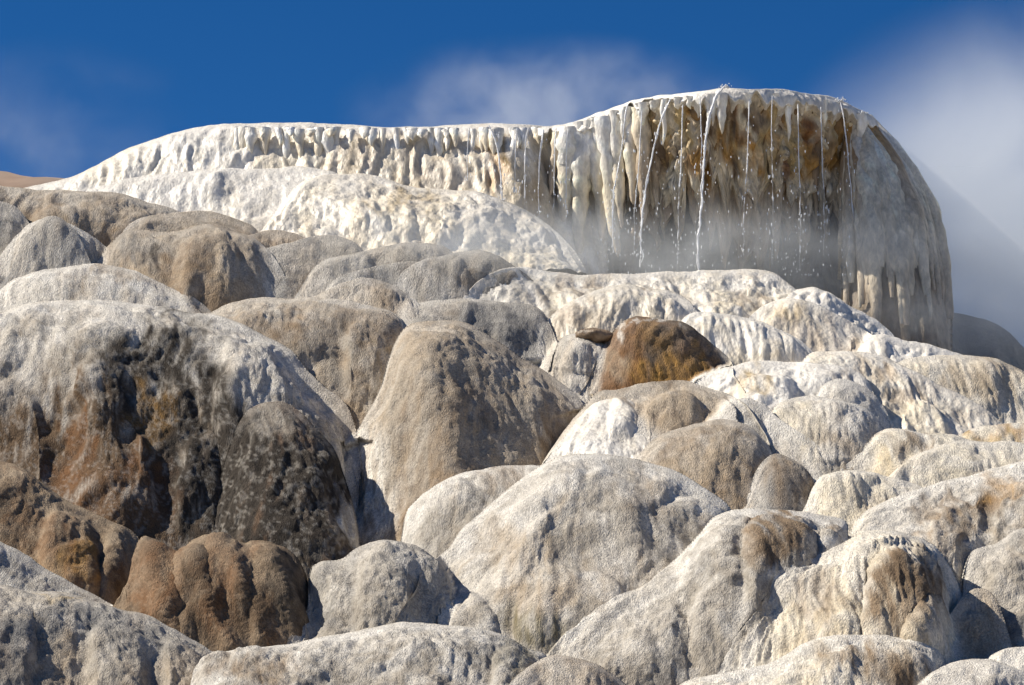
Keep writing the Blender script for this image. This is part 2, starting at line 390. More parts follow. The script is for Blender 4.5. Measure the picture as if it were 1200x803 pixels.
# ------------------------------------------------------------------ the overhanging terrace
terrace = bpy.data.objects.new('overhanging_terrace', None); COL.objects.link(terrace)
terrace.empty_display_size = 0.2
TX = P(850, 330, 30.0); terrace.location = (0, 0, 0)
tag(terrace, 'white-rimmed overhanging travertine terrace hung with brown stalactites, water dripping off its lip', 'terrace')
mound('', [(-40, 238), (0, 228), (34, 218), (70, 211), (94, 203), (134, 182), (168, 167), (208, 155), (232, 149), (269, 145), (323, 144), (360, 144),
           (400, 146), (467, 149), (520, 147), (561, 145), (600, 145), (635, 147), (669, 150), (690, 165), (704, 205), (712, 280)], 370, 0.42, 26, 'wall', Yf=lambda x: 31.25 - 0.1 * (x - 345) / 130.0 + 0.55 * sstep(590, 690, x),
      m=0.40, lump=0.05, caul=0.012, flute=0.02, ffreq=9.0, lit_crust=0.85, mat=MAT_WET, name='wall', parent=terrace, stack=False, raster=DEP,
      back=4.0, streak=0.8, wob=0.8, stains=[
          (180, 190, 150, 60, 'white', 0.9), (130, 190, 60, 25, 'cream', 0.6), (260, 165, 70, 30, 'white', 0.9), (575, 195, 16, 45, 'ochre', 0.85), (580, 180, 8, 32, 'moss', 0.7),
          (420, 175, 40, 30, 'sand', 0.5), (500, 200, 60, 35, 'sand', 0.5), (640, 230, 30, 60, 'sand', 0.8), (470, 155, 170, 9, 'white', 0.7)])
# recess under the lip: grey set-back wall
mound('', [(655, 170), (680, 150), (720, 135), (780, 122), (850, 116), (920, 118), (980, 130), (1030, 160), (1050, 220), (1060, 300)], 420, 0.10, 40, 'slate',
      m=0.0, Y=30.95, lump=0.10, caul=0.03, flute=0.04, ffreq=7.0, lit_crust=0.1, mat=MAT_WET, name='recess_wall', parent=terrace, stack=False, back=0.3, streak=0.5)
# lip: thick rounded rim with a ragged lower edge
def ragged(x0, x1, f, amp, seed):
    xs = np.arange(x0, x1, 3.0); z = np.zeros_like(xs)
    n = perlin(np.stack([xs / 13, z + seed, z], -1)) + 0.6 * perlin(np.stack([xs / 5.5, z + seed, z], -1))
    return [(x, f(x) + amp * v) for x, v in zip(xs, n)]
LIPX = [630, 660, 692, 723, 756, 800, 850, 911, 960, 981, 1018, 1032]; LIPY = [150, 146, 135, 124, 115, 109, 104, 105, 111, 117, 134, 150]
lipc = lambda x: np.interp(x, LIPX, LIPY)
def lipY(x):                 # plan of the rim: a bowed front, nearest the viewer near x = 850
    return 30.72 - 1.1 * np.exp(-((np.asarray(x, float) - 855) / 125.0) ** 2)
mound('', list(zip(LIPX, LIPY)), 160, 0.16, 16, 'white', m=0.0, Yf=lipY, lump=0.03, caul=0.02, flute=0.02, ffreq=11, lit_crust=0.8, mat=MAT_WET,
      name='lip', parent=terrace, stack=False, back=3.5, wob=1.1, tuck=0.25, streak=0.3, ridge=0.02,
      botline=ragged(630, 1032, lambda x: lipc(x) + 11 + 3 * math.sin(x / 21), 15, 3.3),
      stains=[(980, 140, 40, 14, 'sand', 0.5)])
# drapery: a bulging skirt of scale-like fringes that recedes downwards and ends in points
def tips(seed, base, spread):
    g = np.random.default_rng(seed); out = []; x = 716.0
    while x < 1030:
        wd = g.uniform(9, 24); Ln = base(x) + g.uniform(-spread, spread)
        out += [(x, Ln - g.uniform(30, 60)), (x + wd * 0.35, Ln - 16), (x + wd * 0.5, Ln), (x + wd * 0.65, Ln - 18)]
        x += wd
    return out
SKIRT = dict(flute=0.03, ffreq=13, vst=0.4, caul=0.05, cfreq=12.0, ridge=0.05, lump=0.03, lit_crust=0.05, mat=MAT_DRAPE, parent=terrace, stack=False, back=0.1, tuck=0.10, streak=0.6, step=2.0, smear=0.45)
gs = np.random.default_rng(31)
SK_ST = [(720 + 300 * gs.random(), 125 + 75 * gs.random(), gs.uniform(4, 11), gs.uniform(10, 30), ['ochre', 'umber', 'umber', 'rust', 'gold', 'ochre', 'honey'][gs.integers(7)], gs.uniform(0.7, 1.2)) for _ in range(150)]
SK_ST += [(870, 255, 170, 40, 'sand', 0.6), (760, 120, 40, 20, 'cream', 0.7)]
mound('', [(712, 140), (723, 128), (756, 119), (800, 113), (850, 109), (911, 110), (960, 116), (990, 126), (1022, 145)], 300, 0.10, 16, 'cream', m=-0.30, Yf=lambda x: lipY(x) + 0.05, name='drapery', botline=tips(5, lambda x: 246 + 26 * math.sin(x / 40.0 + 2) + 0.10 * (x - 720), 24), stains=SK_ST, **SKIRT)
mound('', [(712, 150), (723, 138), (756, 129), (800, 123), (850, 119), (911, 120), (960, 126), (990, 136), (1022, 155)], 330, 0.10, 16, 'tan', m=-0.10, Yf=lambda x: lipY(x) + 0.42, name='drapery', botline=tips(9, lambda x: 286 + 18 * math.sin(x / 33.0), 26), stains=SK_ST, **SKIRT)
# right-hand curtain: flaring bell of fluted drapery
mound('', [(985, 150), (1000, 132), (1018, 134), (1042, 164), (1065, 194), (1086, 228), (1099, 265), (1106, 298), (1112, 335), (1116, 372)], 440, 0.55, 60, 'drape',
      m=0.35, Y=30.95, lump=0.02, caul=0.004, flute=0.05, ffreq=6.0, lit_crust=0.35, mat=MAT_DRAPE, name='curtain', parent=terrace, stack=False, raster=DEPT, back=0.15, wob=4.0, streak=0.7,
      stains=[(1020, 180, 22, 40, 'ochre', 0.5), (1050, 240, 16, 40, 'sand', 0.7), (1045, 275, 9, 22, 'ochre', 0.6), (1060, 200, 60, 60, 'sand', 0.5)])

def tube(name, path, rad, parent, mat, cols, seed, sides=10, flat=0.75, rough=0.12):
    """tapered, knobbly hanging form along a 3-D path; rad and cols are sampled along it"""
    path = np.asarray(path, float); n = len(path)
    a = np.linspace(0, 2 * math.pi, sides, endpoint=False)
    ring = np.stack([np.cos(a), np.sin(a) * flat, 0 * a], -1)
    V = path[:, None, :] + ring[None] * np.asarray(rad)[:, None, None]
    nn = perlin(V * np.array((16, 16, 7)), seed) + 0.5 * perlin(V * np.array((40, 40, 14)), seed)
    V = path[:, None, :] + (V - path[:, None, :]) * (1 + rough * 2.2 * nn)[..., None]
    i = np.arange(n * sides).reshape(n, sides); j = np.roll(i, -1, 1)
    F = np.stack([i[:-1], i[1:], j[1:], j[:-1]], -1).reshape(-1, 4)
    cc = np.repeat(np.asarray(cols)[:, None, :], sides, 1) * (1 + 0.35 * nn)[..., None]
    return mesh_obj(name, V.reshape(-1, 3), F, mat, parent, np.clip(cc, 0.01, 0.85).reshape(-1, 3))
def hang(name, x, y0, y1, Y0, w, cols, seed, drift=0.0, lean=0.15, shape=0.8, n=16, mat=MAT_DRAPE, rough=0.12, foot=0.05, parent=terrace):
    t = np.linspace(0, 1, n)
    sway = 2.5 * perlin(np.stack([t * 2.2 + seed, t * 0, t * 0 + seed], -1))
    px = x + drift * t + sway; py = y0 + (y1 - y0) * t; Yv = Y0 + lean * t
    r = w / 2 / 130.0 * (foot + (1 - foot) * (1 - t ** 1.7) ** shape) * (1 + 0.25 * perlin(np.stack([t * 4, t * 0 + seed, t * 0], -1)))
    cl = np.stack([np.interp(t, np.linspace(0, 1, len(cols)), [C[c][k] for c in cols]) for k in range(3)], -1)
    return tube(name, P(px, py, Yv), r, parent, mat, cl, seed, rough=rough)
rg = np.random.default_rng(21)
# three rows of stalactites under the lip, the back rows longer
for row, (dY, cnt, lo_, hi_) in enumerate([(0.10, 26, 90, 150), (0.34, 24, 110, 170), (0.55, 22, 120, 190)]):
    for k in range(cnt):
        x = 722 + (1016 - 722) * (k + rg.uniform(0.1, 0.9)) / cnt
        y0 = lipc(x) + 22 + row * 6
        Ln = rg.uniform(lo_, hi_) * (0.75 + 0.25 * math.sin(x / 37.0 + row))
        ft = rg.random()
        cols = [['ochre', 'umber', 'tan', 'sand'], ['cream', 'sand', 'sand', 'cream'], ['umber', 'ochre', 'umber', 'tan'], ['gold', 'tan', 'sand', 'chalk']][int(ft * 4)]
        hang('stalactite', x, y0, y0 + Ln, lipY(x) + dY, rg.uniform(9, 24) * (1 - 0.12 * row), cols, 100 + row * 60 + k, rg.uniform(-3, 3), 0.28, rg.uniform(0.6, 1.1))
# white drapery columns at the inner corner, and long ones on the curtain
for k, (x, y0, y1, w, dr, cl) in enumerate([(668, 150, 262, 22, -8, 'w'), (684, 144, 300, 26, -6, 'w'), (697, 140, 286, 20, 10, 'w'), (708, 138, 302, 24, 16, 'w'), (722, 134, 268, 20, 6, 'w'),
                                         (738, 130, 240, 18, 4, 'w'), (655, 155, 230, 16, -10, 'c'), (690, 150, 262, 15, 22, 'w'), (752, 126, 262, 16, 3, 'c')]):
    hang('drapery_column', x, y0, y1, float(lipY(x)) - 0.10 + 0.03 * (k % 3), w * rg.uniform(0.7, 1.5), ['white', 'white', 'cream', 'cream', 'sand'] if cl == 'w' else ['cream', 'sand', 'sand'], 400 + k, dr, 0.02, 0.55, 24, MAT_WET, 0.2)
CO_Y = [120, 134, 164, 194, 228, 265, 298, 335, 372]; CO_X = [1008, 1018, 1042, 1065, 1086, 1099, 1106, 1112, 1116]
for k in range(26):                      # columns spreading down the bell of the curtain
    u = -0.10 + 1.08 * (k + rg.uniform(0.15, 0.85)) / 26
    y0 = rg.uniform(128, 150) + 60 * u * rg.random(); y1 = rg.uniform(300, 385); n = 24
    t = np.linspace(0, 1, n); py_ = y0 + (y1 - y0) * t
    px_ = 996 + (np.interp(py_, CO_Y, CO_X) - 996) * u * 1.01 + 2.0 * perlin(np.stack([t * 3, t * 0 + k, t * 0], -1))
    w = rg.uniform(9, 24)
    r = w / 260.0 * (0.35 + 0.65 * (1 - t ** 3) ** 0.7) * sstep(-0.1, 0.15, t) * (1 + 0.3 * perlin(np.stack([t * 5, t * 0 + k * 3, t * 0], -1)))
    dpt = np.minimum(lookup(DEPT, px_, py_), 31.2); dpt = np.convolve(np.pad(dpt, 3, mode='edge'), np.ones(7) / 7, 'valid')
    cs = [['cream', 'cream', 'honey', 'honey'], ['white', 'cream', 'honey', 'sand'], ['ochre', 'sand', 'honey', 'cream']][rg.integers(3)]
    cl = np.stack([np.interp(t, np.linspace(0, 1, 4), [C[c_][q_] for c_ in cs]) for q_ in range(3)], -1)
    tube('drapery_column', P(px_, py_, dpt - 0.075), r, terrace, MAT_DRAPE, cl, 440 + k, rough=0.1)
for k in range(26):                      # white drips running from the lip over the brown drapery
    x = rg.uniform(660, 1010); y0 = lipc(x) + 5
    hang('drip', x, y0, y0 + 14 + 55 * rg.random() ** 2, float(lipY(x)) - 0.13, rg.uniform(6, 14), ['white', 'white', 'cream'], 600 + k, rg.uniform(-2, 2), 0.05, 0.8, 12, MAT_WET, 0.16)
# short white drips along the straight part of the rim
for k in range(38):
    x = 268 + 375 * (k + rg.uniform(-0.2, 1.2)) / 38
    y0 = 150 + rg.uniform(-1, 2)
    hang('drip', x, y0, y0 + (10 + 48 * rg.random() ** 2), float(lookup(DEP, np.array([x]), np.array([y0 + 14.0]))[0]) - 0.01, rg.uniform(9, 17), ['white', 'white', 'cream'] if rg.random() > 0.3 else ['white', 'cream', 'honey'], 500 + k, rg.uniform(-3, 3), -0.10, 0.8, 12, MAT_WET, 0.16)

def oval_stone():
    u, v = np.meshgrid(np.linspace(0, 2 * math.pi, 28, endpoint=False), np.linspace(0.02, math.pi - 0.02, 16))
    p = np.stack([np.sin(v) * np.cos(u) * 0.165, np.sin(v) * np.sin(u) * 0.12, np.cos(v) * 0.062], -1)
    p *= (1 + 0.22 * fbm(p * 9, 4, 3))[..., None]
    p[..., 2] -= 0.06 * p[..., 0]
    p += P(699, 394, float(lookup(DEP, np.array([699.0]), np.array([398.0]))[0]) - 0.02)
    i = np.arange(16 * 28).reshape(16, 28); j = np.roll(i, -1, 1)
    F = np.stack([i[:-1], i[1:], j[1:], j[:-1]], -1).reshape(-1, 4)
    k = sstep(-0.2, 0.5, fbm(p * 11, 9, 3))[..., None]
    tag(mesh_obj('oval_stone', p.reshape(-1, 3), F, MAT_WET, None, (C['umber'] + (C['tan'] - C['umber']) * k).reshape(-1, 3)), 'small brown oval stone on the crest of the grey fluted dome', 'stone')
# ------------------------------------------------------------------ the mounds, from the far ones to the near ones
G = dict(mat=MAT_WET)
mound('grey-brown ridge in steam beyond the curtain of the overhanging terrace', [(1020, 400), (1040, 382), (1062, 371), (1110, 366), (1150, 373), (1178, 386), (1200, 408), (1225, 430), (1260, 460)], 480, 0.35, 60, 'grey', Y=31.9, stack=False, lit_crust=0.3, lump=0.048)
mound('rough knobbly white apron below the plain rim of the terrace', [(60, 240), (95, 226), (130, 214), (165, 206), (210, 201), (270, 197), (320, 198), (360, 196), (395, 204), (420, 222), (440, 245)], 300, 0.35, 70, 'white',
      m=0.6, Y=30.75, lump=0.05, caul=0.010, cfreq=6, lit_crust=0.8, streak=0.35, pct=40, clear=-0.15, fillet=0.7, **G)
mound('yellowish cream apron at the foot of the tan terrace wall', [(330, 240), (350, 216), (380, 206), (420, 203), (450, 209), (480, 218), (520, 222), (560, 225), (590, 235), (612, 245), (640, 262), (665, 285)], 320, 0.30, 50, 'cream',
      [([(395, 250), (420, 232), (465, 226), (500, 232), (520, 252)], 290, 0.10, 25), ([(485, 250), (510, 236), (550, 233), (580, 240), (595, 262)], 300, 0.08, 25)],
      m=0.6, Y=30.35, lump=0.048, caul=0.015, cfreq=6, lit_crust=0.6, pct=40, clear=0.0, fillet=0.45, stains=[(570, 235, 40, 14, 'white', .8), (580, 265, 45, 35, 'chalk', .6), (470, 240, 60, 10, 'gold', .5)], **G)
mound('tan striped bench meeting the white terrace foot', [(-40, 212), (0, 217), (40, 222), (84, 224), (134, 226), (168, 235), (205, 246), (240, 262), (262, 285)], 330, 0.28, 60, 'tan',
      [([(20, 262), (50, 245), (100, 239), (150, 243), (190, 255)], 300, 0.10, 20)], rnd=0.66, clear=0.02, fillet=0.5)
mound('small rounded tan mound behind the broad brown one with the hard shadow', [(140, 278), (155, 261), (180, 252), (210, 248), (240, 248), (272, 254), (296, 265), (305, 280), (308, 300)], 340, 0.25, 45, 'tan', lit_crust=0.42, rnd=0.66, clear=0.02, fillet=0.5)
mound('grey mound with smooth shadowed face beside a pale diagonal streak', [(-50, 232), (-20, 231), (0, 235), (20, 244), (34, 262), (43, 285), (46, 310)], 370, 0.30, 45, 'grey', lit_crust=0.42, rnd=0.66, clear=0.02, fillet=0.5)
mound('white-streaked saddle between the grey mounds above the low wide dome', [(20, 275), (45, 258), (80, 262), (105, 275), (128, 292), (148, 312), (160, 335)], 370, 0.22, 60, 'pale', lit_crust=0.42, rnd=0.66, clear=0.02, fillet=0.5)
mound('small knobby grey mound wedged beside the smooth shadowed one', [(10, 320), (28, 280), (44, 260), (60, 253), (76, 258), (92, 276), (108, 310)], 360, 0.08, 32, 'grey', lit_crust=0.42, rnd=0.66, clear=0.02, fillet=0.5, lump=0.03)
mound('tan mound with fine vertical grain beside the hard-edged shadow', [(255, 290), (300, 273), (330, 270), (358, 280), (380, 293), (400, 312), (415, 335), (424, 365)], 400, 0.30, 55, 'tan', flute=0.012, ffreq=24, lit_crust=0.42, rnd=0.66, clear=0.02, fillet=0.5)
mound('dark misty grey mound between grainy tan mounds', [(290, 300), (345, 283), (380, 275), (402, 278), (420, 288), (433, 305), (440, 330)], 360, 0.25, 45, 'grey', lit_crust=0.42, rnd=0.66, clear=0.02, fillet=0.5)
mound('misty brown-grey mound below the cream apron', [(375, 308), (425, 295), (455, 288), (482, 285), (510, 286), (530, 295), (545, 315), (560, 345)], 380, 0.28, 50, 'grey', lit_crust=0.42, rnd=0.66, clear=0.02, fillet=0.5)
mound('long grey slope running down through the mist', [(395, 325), (450, 310), (488, 307), (512, 318), (530, 329), (548, 342), (565, 360)], 390, 0.25, 50, 'grey', lit_crust=0.42, rnd=0.66, clear=0.02, fillet=0.5)
mound('dark smooth grey mound with shadowed right flank near dripping water', [(480, 312), (530, 298), (550, 294), (566, 293), (590, 303), (615, 321), (636, 342), (647, 362)], 390, 0.32, 55, 'grey', lit_crust=0.42, rnd=0.66, clear=0.02, fillet=0.5, lump=0.018)
mound('broad brown mound with shaded right face and hard shadow edge', [(112, 310), (128, 286), (148, 271), (172, 270), (200, 272), (225, 266), (250, 262), (276, 271), (302, 282), (322, 302), (335, 328), (338, 352)], 390, 0.42, 75, 'tan',
      [([(196, 330), (204, 296), (222, 278), (250, 270), (280, 280), (305, 296), (325, 330)], 385, 0.12, 40)], lit_crust=0.42, rnd=1.0, clear=0.06, fillet=0.3, flare=(0.6, 0.15), stains=[(150, 290, 22, 22, 'slate', .7), (182, 300, 10, 22, 'dark', .8)])  # small dark patch paints in the shade of a hollow
mound('flat wet platform under the overhang where the drips land', [(560, 330), (600, 312), (640, 318), (690, 322), (740, 320), (790, 318), (850, 316), (900, 318), (922, 331), (944, 348), (965, 364), (990, 384)], 420, 0.22, 70, 'cream',
      [([(776, 372), (790, 352), (812, 344), (850, 345), (880, 357), (890, 376)], 415, 0.12, 28), ([(640, 345), (670, 332), (720, 333), (760, 345)], 380, 0.07, 20)], m=0.7, dy=0.0, lump=0.048, caul=0.015, lit_crust=0.8,
      stains=[(670, 340, 60, 14, 'sand', .6), (880, 350, 25, 12, 'sand', .6)], **G)
mound('white foaming ridge at the edge of the wet platform', [(915, 356), (932, 340), (946, 336), (962, 337), (982, 349), (1000, 358), (1018, 368), (1040, 386), (1055, 405)], 430, 0.18, 30, 'white', lump=0.036, caul=0.02, cfreq=9, lit_crust=0.9, wob=2.0, **G)
mound('thin white wet ledge in front of the steaming ridge', [(1005, 410), (1016, 397), (1032, 391), (1056, 396), (1090, 405), (1122, 414), (1150, 426)], 460, 0.18, 30, 'white', lump=0.03, caul=0.015, lit_crust=0.9, wob=1.8, **G)
mound('golden tan cascade mound below the foaming ridge', [(866, 392), (880, 370), (896, 357), (921, 350), (948, 353), (976, 366), (1003, 381), (1030, 397), (1046, 415)], 450, 0.28, 55, 'cream',
      [([(985, 400), (1000, 385), (1025, 396), (1040, 414)], 440, 0.10, 30)], flute=0.012, stains=[(950, 380, 60, 25, 'sand', .7), (1010, 405, 40, 20, 'tan', .7), (930, 360, 30, 12, 'gold', .5)], **G)
mound('cream dome with fine flutes behind the rust-stained boulder', [(632, 402), (645, 372), (663, 357), (687, 344), (710, 337), (738, 333), (756, 337), (782, 341), (806, 352), (824, 374)], 440, 0.30, 55, 'cream',
      [([(744, 380), (750, 350), (765, 340), (785, 343), (808, 362), (815, 385)], 430, 0.08, 30)], flute=0.012, ffreq=20, stains=[(670, 375, 50, 26, 'sand', .8), (655, 380, 30, 16, 'tan', .5), (760, 337, 12, 6, 'tan', .8)], **G)
mound('bright cream apron flowing down beside the rust-stained boulder', [(786, 395), (805, 370), (830, 366), (862, 370), (892, 377), (925, 392), (950, 410), (965, 435)], 460, 0.24, 60, 'cream', flute=0.014, ffreq=18, lit_crust=0.9, stains=[(860, 400, 60, 25, 'white', .6)], **G)
mound('pale right-hand mound with fine flutes under the thin wet ledge', [(1030, 445), (1056, 423), (1090, 417), (1125, 416), (1160, 419), (1184, 428), (1208, 441), (1250, 470)], 520, 0.32, 55, 'cream', lit_crust=0.5, flute=0.012, stains=[(1150, 450, 60, 30, 'sand', .6)])
mound('long cream mound crossed by a brown band on its right flank', [(920, 450), (948, 415), (975, 411), (1010, 412), (1036, 418), (1056, 428), (1083, 440), (1110, 455), (1137, 468), (1165, 487), (1190, 515)], 550, 0.34, 65, 'cream',
      [([(1050, 490), (1062, 462), (1085, 462), (1110, 478), (1125, 505)], 545, 0.10, 30), ([(1000, 480), (1030, 455), (1060, 470), (1075, 500)], 540, 0.10, 30)],
      flute=0.012, ffreq=18, stains=[(1080, 452, 60, 12, 'tan', .8), (1020, 430, 40, 10, 'sand', .7), (1130, 480, 30, 12, 'tan', .7)], **G)
mound('white crusted bench with golden stains behind the pale fluted dome', [(786, 468), (810, 447), (828, 438), (850, 430), (881, 424), (911, 424), (948, 425), (981, 428), (1008, 437), (1020, 452), (1030, 475)], 520, 0.28, 45, 'white',
      [([(852, 472), (862, 448), (890, 436), (925, 436), (940, 455)], 510, 0.12, 26)], caul=0.0125, lit_crust=0.8, stains=[(885, 455, 38, 20, 'gold', .75), (990, 436, 26, 7, 'tan', .8)], **G)
mound('small pale upper dome with a shaded edge beside the brown-banded mound', [(944, 490), (958, 460), (972, 447), (990, 444), (1015, 454), (1032, 471), (1042, 491), (1046, 515)], 550, 0.26, 40, 'pale', lit_crust=0.8)
mound('pale fluted dome below the white crusted bench', [(890, 512), (908, 477), (932, 466), (960, 465), (1000, 473), (1025, 487), (1034, 505), (1037, 530)], 575, 0.36, 55, 'pale', flute=0.014, ffreq=20, lit_crust=0.7, stains=[(930, 500, 40, 40, 'cream', .6), (1000, 520, 30, 30, 'sand', .4)])
mound('white-flecked flank sloping down beside the paired tan mounds', [(846, 480), (868, 468), (895, 474), (910, 489), (936, 506), (962, 525), (983, 549), (994, 575)], 610, 0.2, 45, 'pale', lit_crust=0.9, fillet=0.35, stains=[(930, 535, 40, 25, 'sand', .5)])
mound('grey fluted dome between the dark-flanked flat mound and the rust-stained boulder', [(646, 420), (658, 396), (680, 391), (710, 398), (738, 414), (757, 433), (768, 455)], 485, 0.28, 45, 'pale', flute=0.014, ffreq=22, lit_crust=0.4)
mound('rust-brown boulder with white crusted top and shaded right end', [(688, 448), (704, 412), (716, 392), (730, 377), (750, 372), (775, 374), (800, 377), (815, 385), (835, 404), (850, 416), (858, 425), (860, 440)], 462, 0.30, 26, 'rust',
      name='rust_boulder', cat='boulder', group=None, m=0.1, dy=-0.15, fillet=0.18, pct=85, lump=0.018, caul=0.009, cfreq=9, lit_crust=0.15, flute=0.004, ridge=0.006, wob=1.6, back=0.4,
      stains=[(722, 430, 26, 18, 'sand', .7), (790, 432, 60, 16, 'ochre', .8), (815, 415, 25, 20, 'ochre', .5), (765, 376, 40, 5, 'white', .9), (724, 385, 12, 14, 'white', .8)], fill=0.2, ledge=0.0, mat=MAT_GRAIN)
oval_stone()
mound('flat-topped grey mound with dark shadowed right flank', [(436, 400), (466, 368), (485, 355), (510, 352), (535, 351), (590, 353), (628, 360), (644, 380), (655, 410), (659, 445), (662, 475)], 500, 0.42, 60, 'grey', lit_crust=0.6, stains=[(600, 380, 60, 30, 'slate', .6)])
mound('small tan mound with vertical grain behind the wide smooth grey-tan bench', [(350, 360), (390, 336), (412, 328), (427, 325), (452, 331), (475, 344), (492, 358), (500, 380)], 410, 0.24, 40, 'tan', flute=0.012, ffreq=24, lit_crust=0.5)
mound('low wide white-dusted dome above the dark algae-stained mound', [(-30, 362), (0, 340), (20, 326), (57, 315), (111, 310), (151, 315), (181, 328), (208, 341), (229, 350), (255, 372)], 420, 0.36, 60, 'pale', lit_crust=0.9, stains=[(125, 325, 40, 12, 'tan', .6)])
mound('wide smooth grey-tan bench beside the pyramid-shaped mound', [(226, 385), (255, 361), (280, 352), (305, 348), (340, 349), (400, 351), (440, 360), (470, 374), (480, 410)], 520, 0.40, 60, 'tan', lit_crust=0.7, stains=[(380, 430, 70, 50, 'grey', .7), (420, 380, 40, 14, 'umber', .4)],
      lobes=[([(395, 420), (405, 380), (430, 366), (462, 378), (470, 420)], 500, 0.10, 30)])
mound('pyramid-shaped grey-tan mound with a lit ridge and shaded right face', [(396, 560), (410, 520), (426, 491), (444, 458), (455, 420), (467, 393), (482, 381), (511, 376), (541, 377), (570, 391), (602, 413), (636, 434), (669, 458), (686, 480), (692, 510), (694, 540)], 710, 0.55, 85, 'tan', flare=(0.35, 0.4), fillet=0.5, lobes=
      [([(425, 560), (440, 470), (462, 420), (488, 400), (520, 410), (545, 470), (560, 540)], 610, 0.05, 60)], lit_crust=0.5, caul=0.008, lump=0.042, stains=[(540, 470, 110, 90, 'grey', .45), (415, 570, 50, 90, 'white', .9), (500, 410, 30, 30, 'sand', .5)], spine=[([(490, 388), (505, 440), (520, 500), (530, 580)], 0.34, 60), ([(545, 380), (610, 420), (680, 478)], 0.10, 30)])
mound('white sheet of flowing deposit between the pyramid-shaped mound and the paired tan mounds', [(625, 560), (655, 520), (680, 488), (700, 470), (725, 464), (755, 474), (785, 500), (800, 530)], 620, 0.20, 60, 'white', m=0.8, lump=0.03, lit_crust=0.6,
      lobes=[([(708, 490), (716, 472), (730, 467), (748, 474), (755, 492)], 520, 0.07, 14)], stains=[(735, 475, 24, 8, 'tan', .7), (760, 490, 24, 12, 'sand', .6)], **G)
mound('tan upper mound of the pair below the rust-stained boulder', [(682, 478), (702, 458), (726, 456), (755, 448), (785, 445), (805, 446), (825, 453), (850, 461), (875, 476), (890, 497), (902, 520), (910, 550)], 580, 0.36, 50, 'tan', lit_crust=0.6,
      lobes=[([(742, 490), (755, 465), (785, 455), (812, 462), (825, 485)], 540, 0.09, 25)], stains=[(800, 480, 60, 30, 'sand', .5), (780, 452, 30, 7, 'umber', .5)])
mound('smooth tan lower mound of the pair with shaded right side', [(730, 580), (740, 548), (752, 529), (770, 511), (800, 501), (822, 495), (850, 492), (875, 498), (892, 512), (905, 530), (911, 555)], 640, 0.40, 50, 'tan', lit_crust=0.55, lump=0.018, stains=[(850, 500, 40, 10, 'umber', .4), (830, 540, 50, 30, 'sand', .5)])
mound('small dark smooth mound in the shade of the paired tan mounds', [(874, 585), (884, 555), (898, 538), (911, 532), (930, 538), (946, 551), (956, 569), (960, 595)], 640, 0.28, 40, 'grey', lit_crust=0.3, lump=0.018, stains=[(920, 570, 40, 40, 'tan', .6)])
mound('golden-brown crusted bench rising beyond the round-ridged cream mound', [(1100, 520), (1122, 511), (1138, 503), (1170, 497), (1205, 496), (1250, 500)], 560, 0.24, 30, 'cream', lit_crust=0.4, stains=[(1180, 512, 50, 10, 'ochre', .6), (1160, 520, 40, 12, 'gold', .6)])
mound('cream mound with round folded ridges down its left shoulder', [(952, 590), (968, 565), (986, 549), (1008, 529), (1025, 509), (1042, 503), (1070, 505), (1102, 508), (1126, 512), (1150, 524)], 620, 0.32, 45, 'cream',
      [([(1008, 560), (1020, 532), (1042, 517), (1062, 520), (1068, 540)], 600, 0.12, 24), ([(1035, 560), (1050, 536), (1080, 522), (1105, 530), (1110, 560)], 610, 0.12, 28)], lit_crust=0.5, stains=[(1060, 512, 50, 8, 'tan', .6), (1040, 540, 30, 16, 'gold', .4)])
mound('smooth pale cream mound sloping down from the golden-brown crusted bench', [(1020, 600), (1040, 560), (1078, 531), (1118, 518), (1170, 517), (1205, 520), (1260, 530)], 640, 0.32, 55, 'cream', lit_crust=0.6, flute=0.014, ffreq=12, lump=0.018)
mound('small cream fluted hump beside the dark smooth mound', [(940, 600), (957, 563), (976, 554), (1002, 551), (1030, 556), (1075, 568), (1100, 590)], 640, 0.25, 40, 'cream', flute=0.012, ffreq=22, lit_crust=0.6)
mound('white-crested mound with brown knobbly lobes on its face', [(985, 640), (1008, 606), (1036, 587), (1086, 569), (1136, 557), (1170, 547), (1205, 539), (1260, 530)], 720, 0.40, 55, 'pale',
      [([(1080, 640), (1090, 600), (1112, 580), (1150, 575), (1165, 610)], 690, 0.10, 25), ([(1060, 660), (1070, 630), (1100, 615), (1135, 625), (1140, 660)], 700, 0.10, 25), ([(1150, 630), (1160, 580), (1185, 560), (1230, 565), (1240, 620)], 690, 0.10, 25)],
      caul=0.011, lit_crust=0.8, stains=[(1130, 590, 70, 22, 'tan', .8), (1185, 570, 40, 22, 'ochre', .6), (1110, 630, 50, 22, 'tan', .7)], spine=[([(1100, 575), (1085, 620), (1060, 670)], 0.12, 26)])
